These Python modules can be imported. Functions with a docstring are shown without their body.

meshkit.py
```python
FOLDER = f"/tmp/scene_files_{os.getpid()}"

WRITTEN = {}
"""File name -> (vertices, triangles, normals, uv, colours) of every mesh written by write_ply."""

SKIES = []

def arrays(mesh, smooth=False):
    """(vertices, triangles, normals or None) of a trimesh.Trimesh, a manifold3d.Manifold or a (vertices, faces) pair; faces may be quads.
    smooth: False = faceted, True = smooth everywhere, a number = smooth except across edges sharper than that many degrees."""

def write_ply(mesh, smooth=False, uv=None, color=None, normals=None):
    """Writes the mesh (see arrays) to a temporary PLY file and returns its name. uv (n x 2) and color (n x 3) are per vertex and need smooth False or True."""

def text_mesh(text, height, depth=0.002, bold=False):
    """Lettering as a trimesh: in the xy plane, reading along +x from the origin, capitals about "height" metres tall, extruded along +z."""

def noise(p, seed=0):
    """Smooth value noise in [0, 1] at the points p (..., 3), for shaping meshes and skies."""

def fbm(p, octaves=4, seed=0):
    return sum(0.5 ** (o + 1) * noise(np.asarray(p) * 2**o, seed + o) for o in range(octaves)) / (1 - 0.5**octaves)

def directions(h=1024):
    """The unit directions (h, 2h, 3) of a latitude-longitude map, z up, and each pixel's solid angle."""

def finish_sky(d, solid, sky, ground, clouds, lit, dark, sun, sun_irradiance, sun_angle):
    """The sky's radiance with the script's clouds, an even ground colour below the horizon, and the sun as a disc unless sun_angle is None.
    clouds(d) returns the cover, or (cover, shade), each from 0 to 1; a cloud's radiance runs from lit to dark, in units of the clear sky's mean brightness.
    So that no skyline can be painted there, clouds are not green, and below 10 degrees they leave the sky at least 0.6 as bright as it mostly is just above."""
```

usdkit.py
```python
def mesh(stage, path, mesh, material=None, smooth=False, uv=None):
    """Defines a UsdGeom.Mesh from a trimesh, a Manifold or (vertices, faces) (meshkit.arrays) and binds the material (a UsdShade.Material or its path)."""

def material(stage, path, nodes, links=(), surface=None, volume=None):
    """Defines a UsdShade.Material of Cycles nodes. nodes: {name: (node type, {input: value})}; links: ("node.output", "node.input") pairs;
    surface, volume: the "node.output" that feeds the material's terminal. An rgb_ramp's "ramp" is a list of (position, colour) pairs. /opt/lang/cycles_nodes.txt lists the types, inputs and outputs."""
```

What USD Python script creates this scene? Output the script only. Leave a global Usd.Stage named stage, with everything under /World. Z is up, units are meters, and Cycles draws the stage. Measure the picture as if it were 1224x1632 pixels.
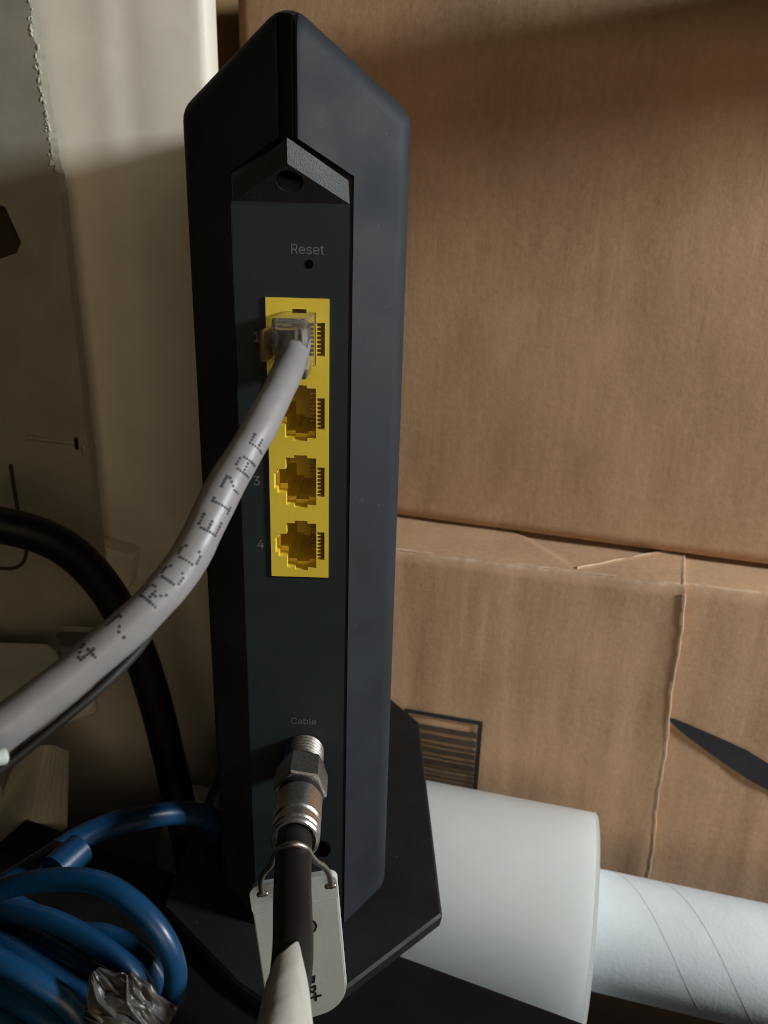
import math, random
import numpy as np
import trimesh
import manifold3d as m3
from shapely.geometry import Polygon, box as sbox, Point, LineString
from shapely import affinity
from shapely.ops import unary_union
from pxr import Usd, UsdGeom, UsdLux, UsdShade, Gf, Sdf
import usdkit, meshkit

rng = np.random.default_rng(7)
random.seed(7)
stage = Usd.Stage.CreateInMemory()
UsdGeom.SetStageUpAxis(stage, UsdGeom.Tokens.z)
UsdGeom.SetStageMetersPerUnit(stage, 1.0)
UsdGeom.Xform.Define(stage, "/World")
UsdGeom.Scope.Define(stage, "/World/Looks")
MM = 0.001                                   # everything below is measured in millimetres, the eye is at the origin

# ------------------------------------------------------------------ camera
TH, RO, FP = math.radians(19.4), math.radians(1.68), 1224.0
_f = np.array([0, math.cos(TH), -math.sin(TH)])
_u0 = np.array([0, math.sin(TH), math.cos(TH)])
_r0 = np.array([1.0, 0, 0])
_R = math.cos(RO) * _r0 + math.sin(RO) * _u0
_U = -math.sin(RO) * _r0 + math.cos(RO) * _u0
cam = UsdGeom.Camera.Define(stage, "/World/camera")
cam.AddTransformOp().Set(Gf.Matrix4d(*_R, 0, *_U, 0, *(-_f), 0, 0, 0, 0, 1))
cam.CreateHorizontalApertureAttr(24.0)
cam.CreateVerticalApertureAttr(32.0)
cam.CreateFocalLengthAttr(24.0)
cam.CreateClippingRangeAttr(Gf.Vec2f(0.005, 50))
cam.CreateFStopAttr(27.0)
cam.CreateFocusDistanceAttr(0.165)
cam.CreateExposureAttr(0.0)


def rect_light(name, pos, target, w, h, watts, color):
    """A window or lamp panel at pos (mm) facing target."""
    l = UsdLux.RectLight.Define(stage, "/World/" + name)
    z = np.array(pos, float) - np.array(target, float); z /= np.linalg.norm(z)
    x = np.cross([0, 0, 1], z); x /= np.linalg.norm(x); y = np.cross(z, x)
    l.AddTransformOp().Set(Gf.Matrix4d(*x, 0, *y, 0, *z, 0, *(np.array(pos) * MM), 1))
    l.CreateWidthAttr(w * MM); l.CreateHeightAttr(h * MM)
    l.CreateNormalizeAttr(True); l.CreateIntensityAttr(watts); l.CreateColorAttr(Gf.Vec3f(*color))
    return l


# window far to the right: the router's own shadow falls on the cream panel; warm light from the room behind the camera
rect_light("window_light", (560, 0, 155), (20, 260, -60), 90, 74, 1.5, (0.95, 0.98, 1.0))
rect_light("room_bounce", (170, -460, 90), (-20, 300, -20), 420, 260, 0.28, (1.0, 0.76, 0.51))


# ------------------------------------------------------------------ measuring helpers
def ray(px, py):
    return _f + _R * (px - 612) / FP + _U * (816 - py) / FP


def at(px, py, Y=None, Z=None, z=None):
    d = ray(px, py)
    if Z is not None: return d * Z
    if Y is not None: return d * (Y / d[1])
    return d * (z / d[2])


# ------------------------------------------------------------------ materials
def mat(name, nodes, links, surface="p.BSDF"):
    return usdkit.material(stage, "/World/Looks/" + name, nodes, links, surface=surface)


def plastic(name, col, rough=0.5, grain=0.0, scale=2500, vary=0.12, spec=0.5, coat=0.0, speck=0.0, **extra):
    n = {"g": ("geometry", {}), "n": ("noise_texture", {"scale": scale, "detail": 3.0}),
         "v": ("noise_texture", {"scale": 60.0, "detail": 4.0}),
         "r": ("rgb_ramp", {"ramp": [(0.3, tuple(c * (1 - vary) for c in col)), (0.7, tuple(min(1, c * (1 + vary)) for c in col))]}),
         "rr": ("map_range", {"from_min": 0.3, "from_max": 0.7, "to_min": rough * 0.85, "to_max": min(1, rough * 1.15)}),
         "p": ("principled_bsdf", {"specular_ior_level": spec, "coat_weight": coat, **extra})}
    l = [("g.position", "n.vector"), ("g.position", "v.vector"), ("v.fac", "r.fac"), ("v.fac", "rr.value"), ("rr.result", "p.roughness")]
    if speck > 0:                              # dust specks
        n["sv"] = ("noise_texture", {"scale": 900.0, "detail": 1.0})
        n["sm"] = ("map_range", {"from_min": 0.76, "from_max": 0.80, "to_min": 0.0, "to_max": speck, "clamp": True})
        n["mx"] = ("mix_color", {"b": (0.35, 0.36, 0.36)})
        l += [("g.position", "sv.vector"), ("sv.fac", "sm.value"), ("sm.result", "mx.fac"), ("r.color", "mx.a"), ("mx.result", "p.base_color")]
    else:
        l.append(("r.color", "p.base_color"))
    if grain > 0:
        n["b"] = ("bump", {"strength": grain, "distance": 0.0002})
        l += [("n.fac", "b.height"), ("b.normal", "p.normal")]
    return mat(name, n, l)


def metal(name, col, rough=0.25):
    return mat(name, {"g": ("geometry", {}), "n": ("noise_texture", {"scale": 1500.0, "detail": 3.0}),
                      "rr": ("map_range", {"from_min": 0.3, "from_max": 0.7, "to_min": rough * 0.9, "to_max": rough * 1.15}),
                      "p": ("principled_bsdf", {"base_color": col, "metallic": 1.0})},
               [("g.position", "n.vector"), ("n.fac", "rr.value"), ("rr.result", "p.roughness")])


def cardboard(name, col, crease_z=None):
    dark = tuple(c * 0.80 for c in col); light = tuple(c * 1.16 for c in col)
    n = {"g": ("geometry", {}),
         "m": ("mapping", {"mapping_type": "point", "scale": (420.0, 420.0, 45.0)}),          # upright flute streaks
         "s": ("noise_texture", {"scale": 1.0, "detail": 5.0, "roughness": 0.65}),
         "f": ("noise_texture", {"scale": 420.0, "detail": 6.0, "roughness": 0.72}),            # paper fibres
         "w": ("noise_texture", {"scale": 22.0, "detail": 4.0}),                               # broad blotches
         "a1": ("math", {"math_type": "multiply_add", "value2": 0.24}),
         "a2": ("math", {"math_type": "multiply_add", "value2": 0.48}),
         "a3": ("math", {"math_type": "multiply", "value2": 0.53}),
         "r": ("rgb_ramp", {"ramp": [(0.44, dark), (0.62, col), (0.80, light)]}),
         "b": ("bump", {"strength": 0.45, "distance": 0.0007}),
         "p": ("principled_bsdf", {"roughness": 0.82, "specular_ior_level": 0.25, "diffuse_roughness": 0.3})}
    l = [("g.position", "m.vector"), ("m.vector", "s.vector"), ("g.position", "f.vector"), ("g.position", "w.vector"),
         ("w.fac", "a3.value1"), ("f.fac", "a2.value1"), ("a3.value", "a2.value3"), ("s.fac", "a1.value1"), ("a2.value", "a1.value3"),
         ("a1.value", "r.fac"), ("a1.value", "b.height"), ("b.normal", "p.normal")]
    if crease_z is not None:                   # paper rubbed pale along the folded top edge
        n |= {"sx": ("separate_xyz", {}), "d": ("math", {"math_type": "subtract", "value2": crease_z * MM}),
              "ab": ("math", {"math_type": "absolute"}),
              "k": ("map_range", {"from_min": 0.0003, "from_max": 0.0017, "to_min": 1.0, "to_max": 0.0, "clamp": True}),
              "mm": ("mapping", {"mapping_type": "point", "scale": (260.0, 60.0, 260.0)}),
              "nn": ("noise_texture", {"scale": 1.0, "detail": 4.0, "roughness": 0.7}),
              "nk": ("map_range", {"from_min": 0.42, "from_max": 0.66, "to_min": 0.05, "to_max": 1.0, "clamp": True}),
              "k2": ("math", {"math_type": "multiply"}), "mx": ("mix_color", {"b": (0.66, 0.54, 0.40)})}
        l += [("g.position", "sx.vector"), ("sx.z", "d.value1"), ("d.value", "ab.value1"), ("ab.value", "k.value"),
              ("g.position", "mm.vector"), ("mm.vector", "nn.vector"), ("nn.fac", "nk.value"), ("k.result", "k2.value1"), ("nk.result", "k2.value2"),
              ("k2.value", "mx.fac"), ("r.color", "mx.a"), ("mx.result", "p.base_color")]
    else:
        l.append(("r.color", "p.base_color"))
    return mat(name, n, l)


M = {}
M["black"] = plastic("black_plastic", (0.018, 0.022, 0.027), 0.68, 0.15, 4500, 0.22, spec=0.35, speck=0.07)
M["rim"] = plastic("textured_rim_plastic", (0.034, 0.038, 0.044), 0.6, 0.6, 2600, 0.25)
M["panel"] = plastic("slate_panel_plastic", (0.018, 0.026, 0.028), 0.6, 0.08, 4500, 0.08, spec=0.22, speck=0.08)
M["hole"] = plastic("dark_hole", (0.003, 0.003, 0.003), 0.9, spec=0.0)
M["print"] = plastic("faded_grey_print", (0.12, 0.125, 0.122), 0.7, vary=0.35)
M["yellow"] = plastic("yellow_port_plastic", (0.80, 0.61, 0.055), 0.42, 0.1, 2000, 0.05)
M["slot"] = plastic("brown_slot", (0.10, 0.055, 0.012), 0.6)
M["gold"] = metal("gold_contact", (0.75, 0.55, 0.25), 0.3)
M["clear"] = mat("clear_plug_plastic", {"p": ("principled_bsdf", {"base_color": (1.0, 0.99, 0.95), "roughness": 0.06, "transmission_weight": 0.96, "ior": 1.33})}, [])
M["greyplug"] = plastic("grey_plug_insert", (0.33, 0.31, 0.30), 0.3)
M["amber"] = mat("yellowed_latch_plastic", {"p": ("principled_bsdf", {"base_color": (0.45, 0.30, 0.13), "roughness": 0.2, "transmission_weight": 0.8, "ior": 1.45})}, [])
M["greyjacket"] = plastic("grey_cable_jacket", (0.24, 0.235, 0.235), 0.42, 0.25, 500, 0.07)
M["ink"] = plastic("black_ink", (0.012, 0.012, 0.014), 0.6)
M["fadedink"] = plastic("worn_grey_ink", (0.045, 0.045, 0.048), 0.6, vary=0.5)
M["boxink"] = plastic("navy_black_box_ink", (0.022, 0.024, 0.030), 0.75, vary=0.25)
M["barink"] = plastic("brown_black_barcode_ink", (0.075, 0.055, 0.04), 0.8, vary=0.3)
M["nickel"] = metal("nickel_plate", (0.86, 0.82, 0.76), 0.32)
M["steel"] = metal("dull_steel_wire", (0.42, 0.39, 0.35), 0.42)
M["rubber"] = plastic("black_cable_rubber", (0.009, 0.008, 0.008), 0.45, 0.25, 900, 0.2, spec=0.35)
M["blackcable"] = plastic("black_power_cable_jacket", (0.006, 0.006, 0.006), 0.5, 0.2, 900, 0.2, spec=0.25)
M["basepl"] = plastic("black_base_plastic", (0.007, 0.008, 0.009), 0.62, 0.15, 4500, 0.1, spec=0.4, speck=0.10)
M["oring"] = plastic("black_ring", (0.008, 0.008, 0.008), 0.6)
M["whitewrap"] = plastic("off_white_wrap", (0.47, 0.46, 0.40), 0.5, 0.6, 420, 0.08)
M["tag"] = plastic("white_tag_plastic", (0.50, 0.55, 0.52), 0.45, 0.15, 600, 0.06, subsurface_weight=0.0)
M["blue"] = plastic("blue_cable_jacket", (0.004, 0.044, 0.115), 0.36, 0.15, 700, 0.12)
M["foil"] = plastic("grey_twist_tie", (0.16, 0.155, 0.15), 0.35, 0.3, 700, 0.25, transmission_weight=0.55)
M["card"] = cardboard("kraft_cardboard", (0.49, 0.318, 0.188))
M["cardlow"] = cardboard("kraft_cardboard_worn", (0.53, 0.352, 0.216), crease_z=-113.6)
M["cardedge"] = plastic("torn_cardboard_edge", (0.58, 0.43, 0.29), 0.85, 0.8, 900, 0.2)
M["crease"] = plastic("dark_cardboard_gap", (0.10, 0.06, 0.035), 0.9)
M["film"] = mat("stretch_film", {"g": ("geometry", {}), "n": ("noise_texture", {"scale": 35.0, "detail": 3.0}),
    "r": ("rgb_ramp", {"ramp": [(0.3, (0.70, 0.76, 0.70)), (0.7, (0.79, 0.84, 0.79))]}),
    "m": ("mapping", {"scale": (30.0, 900.0, 900.0)}), "w": ("noise_texture", {"scale": 1.0, "detail": 2.0}),
    "b": ("bump", {"strength": 0.12, "distance": 0.0003}),
    "p": ("principled_bsdf", {"roughness": 0.38, "subsurface_weight": 0.6, "subsurface_scale": 0.010, "subsurface_radius": (1.0, 1.0, 0.8), "coat_weight": 0.15, "coat_roughness": 0.25})},
    [("g.position", "n.vector"), ("n.fac", "r.fac"), ("r.color", "p.base_color"), ("g.position", "m.vector"), ("m.vector", "w.vector"), ("w.fac", "b.height"), ("b.normal", "p.normal")])
M["tubepaper"] = plastic("white_paper_tube", (0.64, 0.70, 0.72), 0.75, 0.5, 700, 0.05)
M["tubeseam"] = plastic("grey_tube_seam", (0.46, 0.50, 0.51), 0.8)
M["slab"] = plastic("black_satin_box", (0.005, 0.005, 0.005), 0.6, 0.3, 2500, 0.2, spec=0.2)
M["shelfwood"] = mat("dark_brown_shelf", {"g": ("geometry", {}), "m": ("mapping", {"scale": (12.0, 160.0, 160.0)}), "n": ("noise_texture", {"scale": 1.0, "detail": 6.0}),
    "r": ("rgb_ramp", {"ramp": [(0.3, (0.018, 0.011, 0.008)), (0.7, (0.045, 0.028, 0.020))]}), "p": ("principled_bsdf", {"roughness": 0.5})},
    [("g.position", "m.vector"), ("m.vector", "n.vector"), ("n.fac", "r.fac"), ("r.color", "p.base_color")])
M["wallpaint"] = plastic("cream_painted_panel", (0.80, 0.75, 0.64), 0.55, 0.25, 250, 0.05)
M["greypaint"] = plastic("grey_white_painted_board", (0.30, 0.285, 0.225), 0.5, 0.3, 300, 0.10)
M["backwall"] = plastic("brown_back_wall", (0.40, 0.26, 0.12), 0.8, 0.3, 200, 0.2)
M["chip"] = plastic("chipped_paint", (0.60, 0.57, 0.49), 0.8, 0.8, 500, 0.3)
M["slotdark"] = plastic("dark_brown_slot", (0.035, 0.022, 0.01), 0.8)
M["wire"] = plastic("brown_wire", (0.045, 0.03, 0.015), 0.5)
M["paleplastic"] = plastic("pale_grey_plastic", (0.66, 0.67, 0.63), 0.4, 0.2, 400, 0.1)
M["darkgrey"] = plastic("dark_grey_plastic", (0.10, 0.105, 0.10), 0.45, 0.2, 900, 0.1)
M["cream"] = plastic("cream_sheet", (0.82, 0.82, 0.70), 0.45, 0.3, 300, 0.08)

# ------------------------------------------------------------------ object helpers
used = {}


def numbered(parent, name):
    k = used.get((parent, name), 0); used[(parent, name)] = k + 1
    return name if k == 0 else f"{name}_{k:03d}"


def tag(prim, label=None, category=None, group=None, kind=None):
    for k, v in (("label", label), ("category", category), ("group", group), ("kind", kind)):
        if v: prim.SetCustomDataByKey(k, v)
    return prim


def tm(mesh):
    if hasattr(mesh, "to_mesh"):
        m = mesh.to_mesh(); return trimesh.Trimesh(m.vert_properties[:, :3], m.tri_verts, process=False)
    return mesh


def obj(name, mesh, m, parent="/World", smooth=35, **t):
    """One Mesh prim from a mesh in millimetres (world coordinates; a parent's own offset is taken off)."""
    parent = parent if isinstance(parent, str) else str(parent.GetPath())
    mesh = tm(mesh)
    mesh = trimesh.Trimesh(np.array(mesh.vertices), np.array(mesh.faces), process=False)
    off = np.array(base_of.get(parent, (0, 0, 0)))
    mesh.apply_translation(-off); mesh.apply_scale(MM)
    path = parent + "/" + numbered(parent, name)
    p = usdkit.mesh(stage, path, mesh, M[m], smooth=smooth).GetPrim()
    base_of[path] = off
    return tag(p, **t)


base_of = {}


def thing(name, label, cat, base, group=None):
    path = "/World/" + numbered("/World", name)
    x = UsdGeom.Xform.Define(stage, path); x.AddTranslateOp().Set(Gf.Vec3d(*(np.array(base, float) * MM)))
    base_of[path] = tuple(base)
    return tag(x.GetPrim(), label, cat, group)


def cat_(*ms):
    return trimesh.util.concatenate([tm(m) for m in ms])


def hull(pts):
    return m3.Manifold.hull_points(np.asarray(pts, np.float32))


def ball_hull(pts, r, seg=20):
    return m3.Manifold.batch_hull([m3.Manifold.sphere(r, seg).translate(tuple(map(float, p))) for p in pts])


def mbox(x0, x1, y0, y1, z0, z1):
    return m3.Manifold.cube((x1 - x0, y1 - y0, z1 - z0)).translate((x0, y0, z0))


def extrude_y(poly, y0, y1):
    """A shapely polygon in (x, z) extruded from y0 to y1 (away from the camera)."""
    polys = getattr(poly, "geoms", [poly])
    out = []
    for g in polys:
        cs = m3.CrossSection([np.array(g.exterior.coords)[:-1]] + [np.array(i.coords)[:-1] for i in g.interiors], m3.FillRule.EvenOdd)
        e = m3.Manifold.extrude(cs, y1 - y0)
        out.append(e.rotate((90, 0, 0)).translate((0, y1, 0)))
    return m3.Manifold.compose(out) if len(out) > 1 else out[0]


def spline(pts, n=12):
    """Catmull-Rom through the points (centripetal enough for cables)."""
    p = np.asarray(pts, float)
    p = np.vstack([2 * p[0] - p[1], p, 2 * p[-1] - p[-2]])
    out = []
    for i in range(1, len(p) - 2):
        t = np.linspace(0, 1, n, endpoint=False)[:, None]
        a, b, c, d = p[i - 1:i + 3]
        out.append(0.5 * (2 * b + (c - a) * t + (2 * a - 5 * b + 4 * c - d) * t**2 + (3 * b - a - 3 * c + d) * t**3))
    out.append(p[-2][None])
    return np.vstack(out)


def frames(c, up=None):
    t = np.gradient(c, axis=0); t /= np.linalg.norm(t, axis=1, keepdims=True)
    a = np.array([0, 0, 1.0]) if up is None else up
    if abs(t[0] @ a) > 0.95: a = np.array([1.0, 0, 0])
    n = a - t[0] * (a @ t[0]); n /= np.linalg.norm(n)
    N = [n]
    for i in range(1, len(c)):
        n = N[-1] - t[i] * (N[-1] @ t[i]); N.append(n / np.linalg.norm(n))
    N = np.array(N)
    return t, N, np.cross(t, N)


def tube(c, r, seg=24, wobble=0.0, seed=0, shift=None):
    """A closed tube along the polyline c; r a number or one radius per point."""
    c = np.asarray(c, float); r = np.broadcast_to(np.asarray(r, float), len(c))
    t, N, B = frames(c)
    a = np.linspace(0, 2 * math.pi, seg, endpoint=False)
    ring = np.cos(a)[None, :, None] * N[:, None] + np.sin(a)[None, :, None] * B[:, None]
    rr = r[:, None] * np.ones(seg)
    if wobble:
        rr = rr * (1 + wobble * (meshkit.fbm((c[:, None] + ring * 3) * 0.16, 3, seed) - 0.5) * 2)
    v = c[:, None] + ring * rr[..., None]
    if shift is not None:
        v = v + shift(len(c), a)[..., None] * t[:, None]
    n = len(c)
    v = np.vstack([v.reshape(-1, 3), v[0].mean(0)[None], v[-1].mean(0)[None]])
    i, j = np.meshgrid(np.arange(n - 1), np.arange(seg), indexing="ij"); j2 = (j + 1) % seg
    q = np.stack([i * seg + j, i * seg + j2, (i + 1) * seg + j2, (i + 1) * seg + j], -1).reshape(-1, 4)
    f = np.vstack([q[:, [0, 1, 2]], q[:, [0, 2, 3]]])
    k = np.arange(seg); k2 = (k + 1) % seg
    f = np.vstack([f, np.stack([np.full(seg, n * seg), k2, k], 1), np.stack([np.full(seg, n * seg + 1), (n - 1) * seg + k, (n - 1) * seg + k2], 1)])
    m = trimesh.Trimesh(v, f, process=False)
    return m


def lathe(profile, p0, d, seg=48):
    """Profile [(s, r)] revolved about the axis from p0 along d."""
    d = np.asarray(d, float) / np.linalg.norm(d)
    pr = np.array(profile, float)
    a = np.array([0, 0, 1.0]) if abs(d[2]) < 0.9 else np.array([1.0, 0, 0])
    n = a - d * (a @ d); n /= np.linalg.norm(n); b = np.cross(d, n)
    an = np.linspace(0, 2 * math.pi, seg, endpoint=False)
    v = p0 + pr[:, 0, None, None] * d + pr[:, 1, None, None] * (np.cos(an)[None, :, None] * n + np.sin(an)[None, :, None] * b)
    k = len(pr)
    i, j = np.meshgrid(np.arange(k - 1), np.arange(seg), indexing="ij"); j2 = (j + 1) % seg
    q = np.stack([i * seg + j, i * seg + j2, (i + 1) * seg + j2, (i + 1) * seg + j], -1).reshape(-1, 4)
    return trimesh.Trimesh(v.reshape(-1, 3), np.vstack([q[:, [0, 1, 2]], q[:, [0, 2, 3]]]), process=False)


def place(mesh, o, ex, ey, ez):
    T = np.eye(4); T[:3, 0], T[:3, 1], T[:3, 2], T[:3, 3] = ex, ey, ez, o
    m = tm(mesh).copy(); m.apply_transform(T); return m


def text_on(text, height, centre, ex, ey, depth=0.05, bold=False):
    m = meshkit.text_mesh(text, height, depth, bold)
    w = m.bounds.mean(0)
    m.apply_translation([-w[0], -height / 2, 0])
    return place(m, centre, ex, ey, np.cross(ex, ey))


# ================================================================== THE SETTING
FLOOR = -262.0
obj("shelf_surface", mbox(-520, 520, -60, 560, FLOOR - 18, FLOOR), "shelfwood", kind="structure", label="dark brown wooden shelf under the rolls and boxes", category="shelf")
obj("back_wall", mbox(-520, 520, 470, 485, FLOOR, 330), "backwall", kind="structure", label="brown wall in shadow behind the boxes and cream panel", category="wall")

# cream panel (lit at its top) and the chipped board that overlaps its left edge
cl = at(335, 60, Y=266)
px1 = cl[0]
sx_f = at(150, 120, Y=266)[0]


def sheet(rect, P, e, n, thick, disp=None, step=2.5):
    """A closed sheet of board in the plane (P, e, z), front face displaced by disp(s, z) along n; s limits may be functions of z."""
    s0, s1, z0, z1 = rect
    fa = (lambda q: q if callable(q) else (lambda z: q))
    a, b = fa(s0), fa(s1)
    S = np.linspace(0, 1, max(3, int((b(-150) - a(-150)) / step)))
    nz = max(2, int((z1 - z0) / step)); zz = np.linspace(z0, z1, nz)
    G = np.array([[a(z) + (b(z) - a(z)) * u for u in S] for z in zz]); Zg = np.repeat(zz[:, None], len(S), 1)
    D = disp(G, Zg) if disp else np.zeros_like(G)
    up = np.array([0, 0, 1.0])
    front = P + G[..., None] * e + Zg[..., None] * up + D[..., None] * n
    back = P + G[..., None] * e + Zg[..., None] * up - thick * n
    return closed(front, back)


def closed(front, back):
    """A closed mesh from two matching grids of points."""
    ny, nx = front.shape[:2]; o = nx * ny
    v = np.vstack([front.reshape(-1, 3), back.reshape(-1, 3)])
    i, j = np.meshgrid(np.arange(ny - 1), np.arange(nx - 1), indexing="ij")
    q = np.stack([i * nx + j, i * nx + j + 1, (i + 1) * nx + j + 1, (i + 1) * nx + j], -1).reshape(-1, 4)
    bd = np.array(list(range(nx)) + [r_ * nx + nx - 1 for r_ in range(1, ny)] + [(ny - 1) * nx + r_ for r_ in range(nx - 2, -1, -1)] + [r_ * nx for r_ in range(ny - 2, 0, -1)])
    b2 = np.roll(bd, -1)
    f = np.vstack([q[:, [0, 1, 2]], q[:, [0, 2, 3]], q[:, [2, 1, 0]] + o, q[:, [3, 2, 0]] + o, np.stack([bd, bd + o, b2 + o], 1), np.stack([bd, b2 + o, b2], 1)])
    m = trimesh.Trimesh(v, f, process=False); m.fix_normals(); return m


def panel_wave(x, z):
    d = 1.6 * (meshkit.fbm(np.stack([x * 0.02, z * 0.004, x * 0], -1), 2, 71) - 0.5)
    d += 0.9 / (1 + np.exp(-(x - sx_f - 1) / 2.2)) - 0.55 * np.exp(-((x - sx_f - 10) / 5.0) ** 2)          # shallow upright folds
    d -= 2.4 * np.clip((x - (px1 - 3)) / 3, 0, 1) ** 2                                                    # rounded right edge
    return d


obj("cream_panel", sheet((-330, px1, FLOOR, 130), np.array([0, 268.0, 0]), np.array([1.0, 0, 0]), np.array([0, -1.0, 0]), 8, panel_wave, 2.0), "wallpaint", kind="structure",
    label="cream painted panel left of the router, lit above and brown below", category="panel", smooth=60)

edge_px = [(28, -120), (45, 0), (54, 60), (65, 130), (78, 220), (88, 268), (95, 300), (103, 380), (112, 460), (124, 560), (132, 640), (141, 720), (149, 800), (156, 870), (170, 1000)]
e3 = np.array([at(x, y, Y=250) for x, y in edge_px])
ez = np.arange(e3[-1, 2], e3[0, 2], 0.8)
order = np.argsort(e3[:, 2])
ex_ = np.interp(ez, e3[order, 2], e3[order, 0])
torn = np.clip((ez - 16) / 8, 0, 1)
ex_ = ex_ + (meshkit.fbm(np.stack([ez * 0.36, ez * 0, ez * 0], 1), 4, 3) - 0.5) * (0.5 + 1.3 * torn)
poly = Polygon([(-330, e3[:, 2].min())] + list(zip(ex_, ez)) + [(-330, e3[:, 2].max())])
hq = [at(x, y, Y=250) for x, y in ((-60, 322), (4, 335), (27, 385), (22, 398), (-60, 425))]
slot = Polygon([(p[0], p[2]) for p in hq]).buffer(1.2)
chb = thing("chipped_board", "grey white painted board with a ragged torn right edge and dark slot", "board", (-150, 250, 0))
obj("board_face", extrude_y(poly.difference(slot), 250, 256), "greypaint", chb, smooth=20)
obj("slot_back", extrude_y(slot.buffer(0.6), 256.1, 256.6), "slotdark", chb)
# flakes of torn paint along the edge
fl = []
for k in range(60):
    z = rng.uniform(17, 76); x = np.interp(z, ez, ex_)
    r = rng.uniform(0.18, 0.5)
    c = m3.Manifold.sphere(1, 6).scale((r, r * 0.5, r * rng.uniform(0.8, 2.2))).rotate((0, float(rng.uniform(-30, 30)), 0)).translate((float(x + rng.uniform(-0.8, 0.6)), 249.9, float(z)))
    fl.append(tm(c))
obj("paint_flakes", cat_(*fl), "chip", chb, smooth=False)
a, b = at(45, 697, Y=250.3), at(119, 706, Y=250.3)
obj("latch_bar", ball_hull([a, b, a + [0, 3, -1], b + [0, 3, -1]], 1.0, 12), "greypaint", chb)
c = at(122, 709, Y=249.6)
obj("latch_hole", ball_hull([c + [0, 0, 2.0], c + [0, 0, -1.2]], 0.6, 12), "hole", chb)
c = at(134, 716, Y=249.6)
obj("latch_pin", ball_hull([c + [0, 0, 1.2], c + [0, 0, -1.2]], 0.8, 12), "greypaint", chb)
wp = [at(x, y, Y=249.3) for x, y in ((17, 740), (22, 775), (29, 815), (37, 850), (42, 876), (37, 896), (24, 905), (5, 906), (-30, 903))]
obj("wire_hook", tube(spline(wp, 10), 0.6, 10), "wire", label="thin brown wire hook hanging on the chipped board", category="wire hook")
q = [at(163, 868, Y=262), at(212, 884, Y=262), at(205, 930, Y=262), at(160, 915, Y=262)]
bl = ball_hull([p + [0, dy, 0] for p in q for dy in (-3, 6)], 1.2, 12)
obj("corner_block", bl, "wallpaint", label="small cream corner block at the foot of the cream panel", category="block")

# pale plastic box with a dark grey plug under the black cable, cream sheet below
q = [at(-90, 1000, Y=226), at(70, 1018, Y=226), at(140, 1085, Y=206), at(10, 1165, Y=192), at(-90, 1150, Y=192)]
zc = np.mean([p[2] for p in q])
q = [np.array([p[0], p[1], zc]) for p in q]
_l = q[0] + np.array([3, -12, -8.0])
obj("pale_plastic_box", ball_hull([p + [0, 0, dz] for p in q for dz in (0, -9)], 2.0, 14) + mbox(_l[0], _l[0] + 9, _l[1], _l[1] + 9, FLOOR, _l[2]), "paleplastic", label="pale grey plastic box lying under the black cable", category="plastic box")
q = [at(92, 985, Y=222), at(140, 990, Y=222), at(148, 1028, Y=214), at(100, 1026, Y=214)]
dz_ = zc + 8 - np.mean([p[2] for p in q])
obj("dark_plug", ball_hull([np.array([p[0], p[1], zc + h]) for p in q for h in (2, 8)], 1.2, 12), "darkgrey", label="dark grey plug standing on the pale plastic box", category="plug")
sh = []
for k, u in enumerate(np.linspace(0, 1, 16)):
    xt, yt = 30 + 78 * u, 1200 - 12 * math.sin(u * 3.1); xb, yb = -60 + 165 * u, 1420 - 100 * u
    dep = 236 - 10 * math.sin(u * math.pi)
    sh.append((at(xt, yt, Y=dep), at(xb, yb, Y=dep - 34)))
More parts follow.
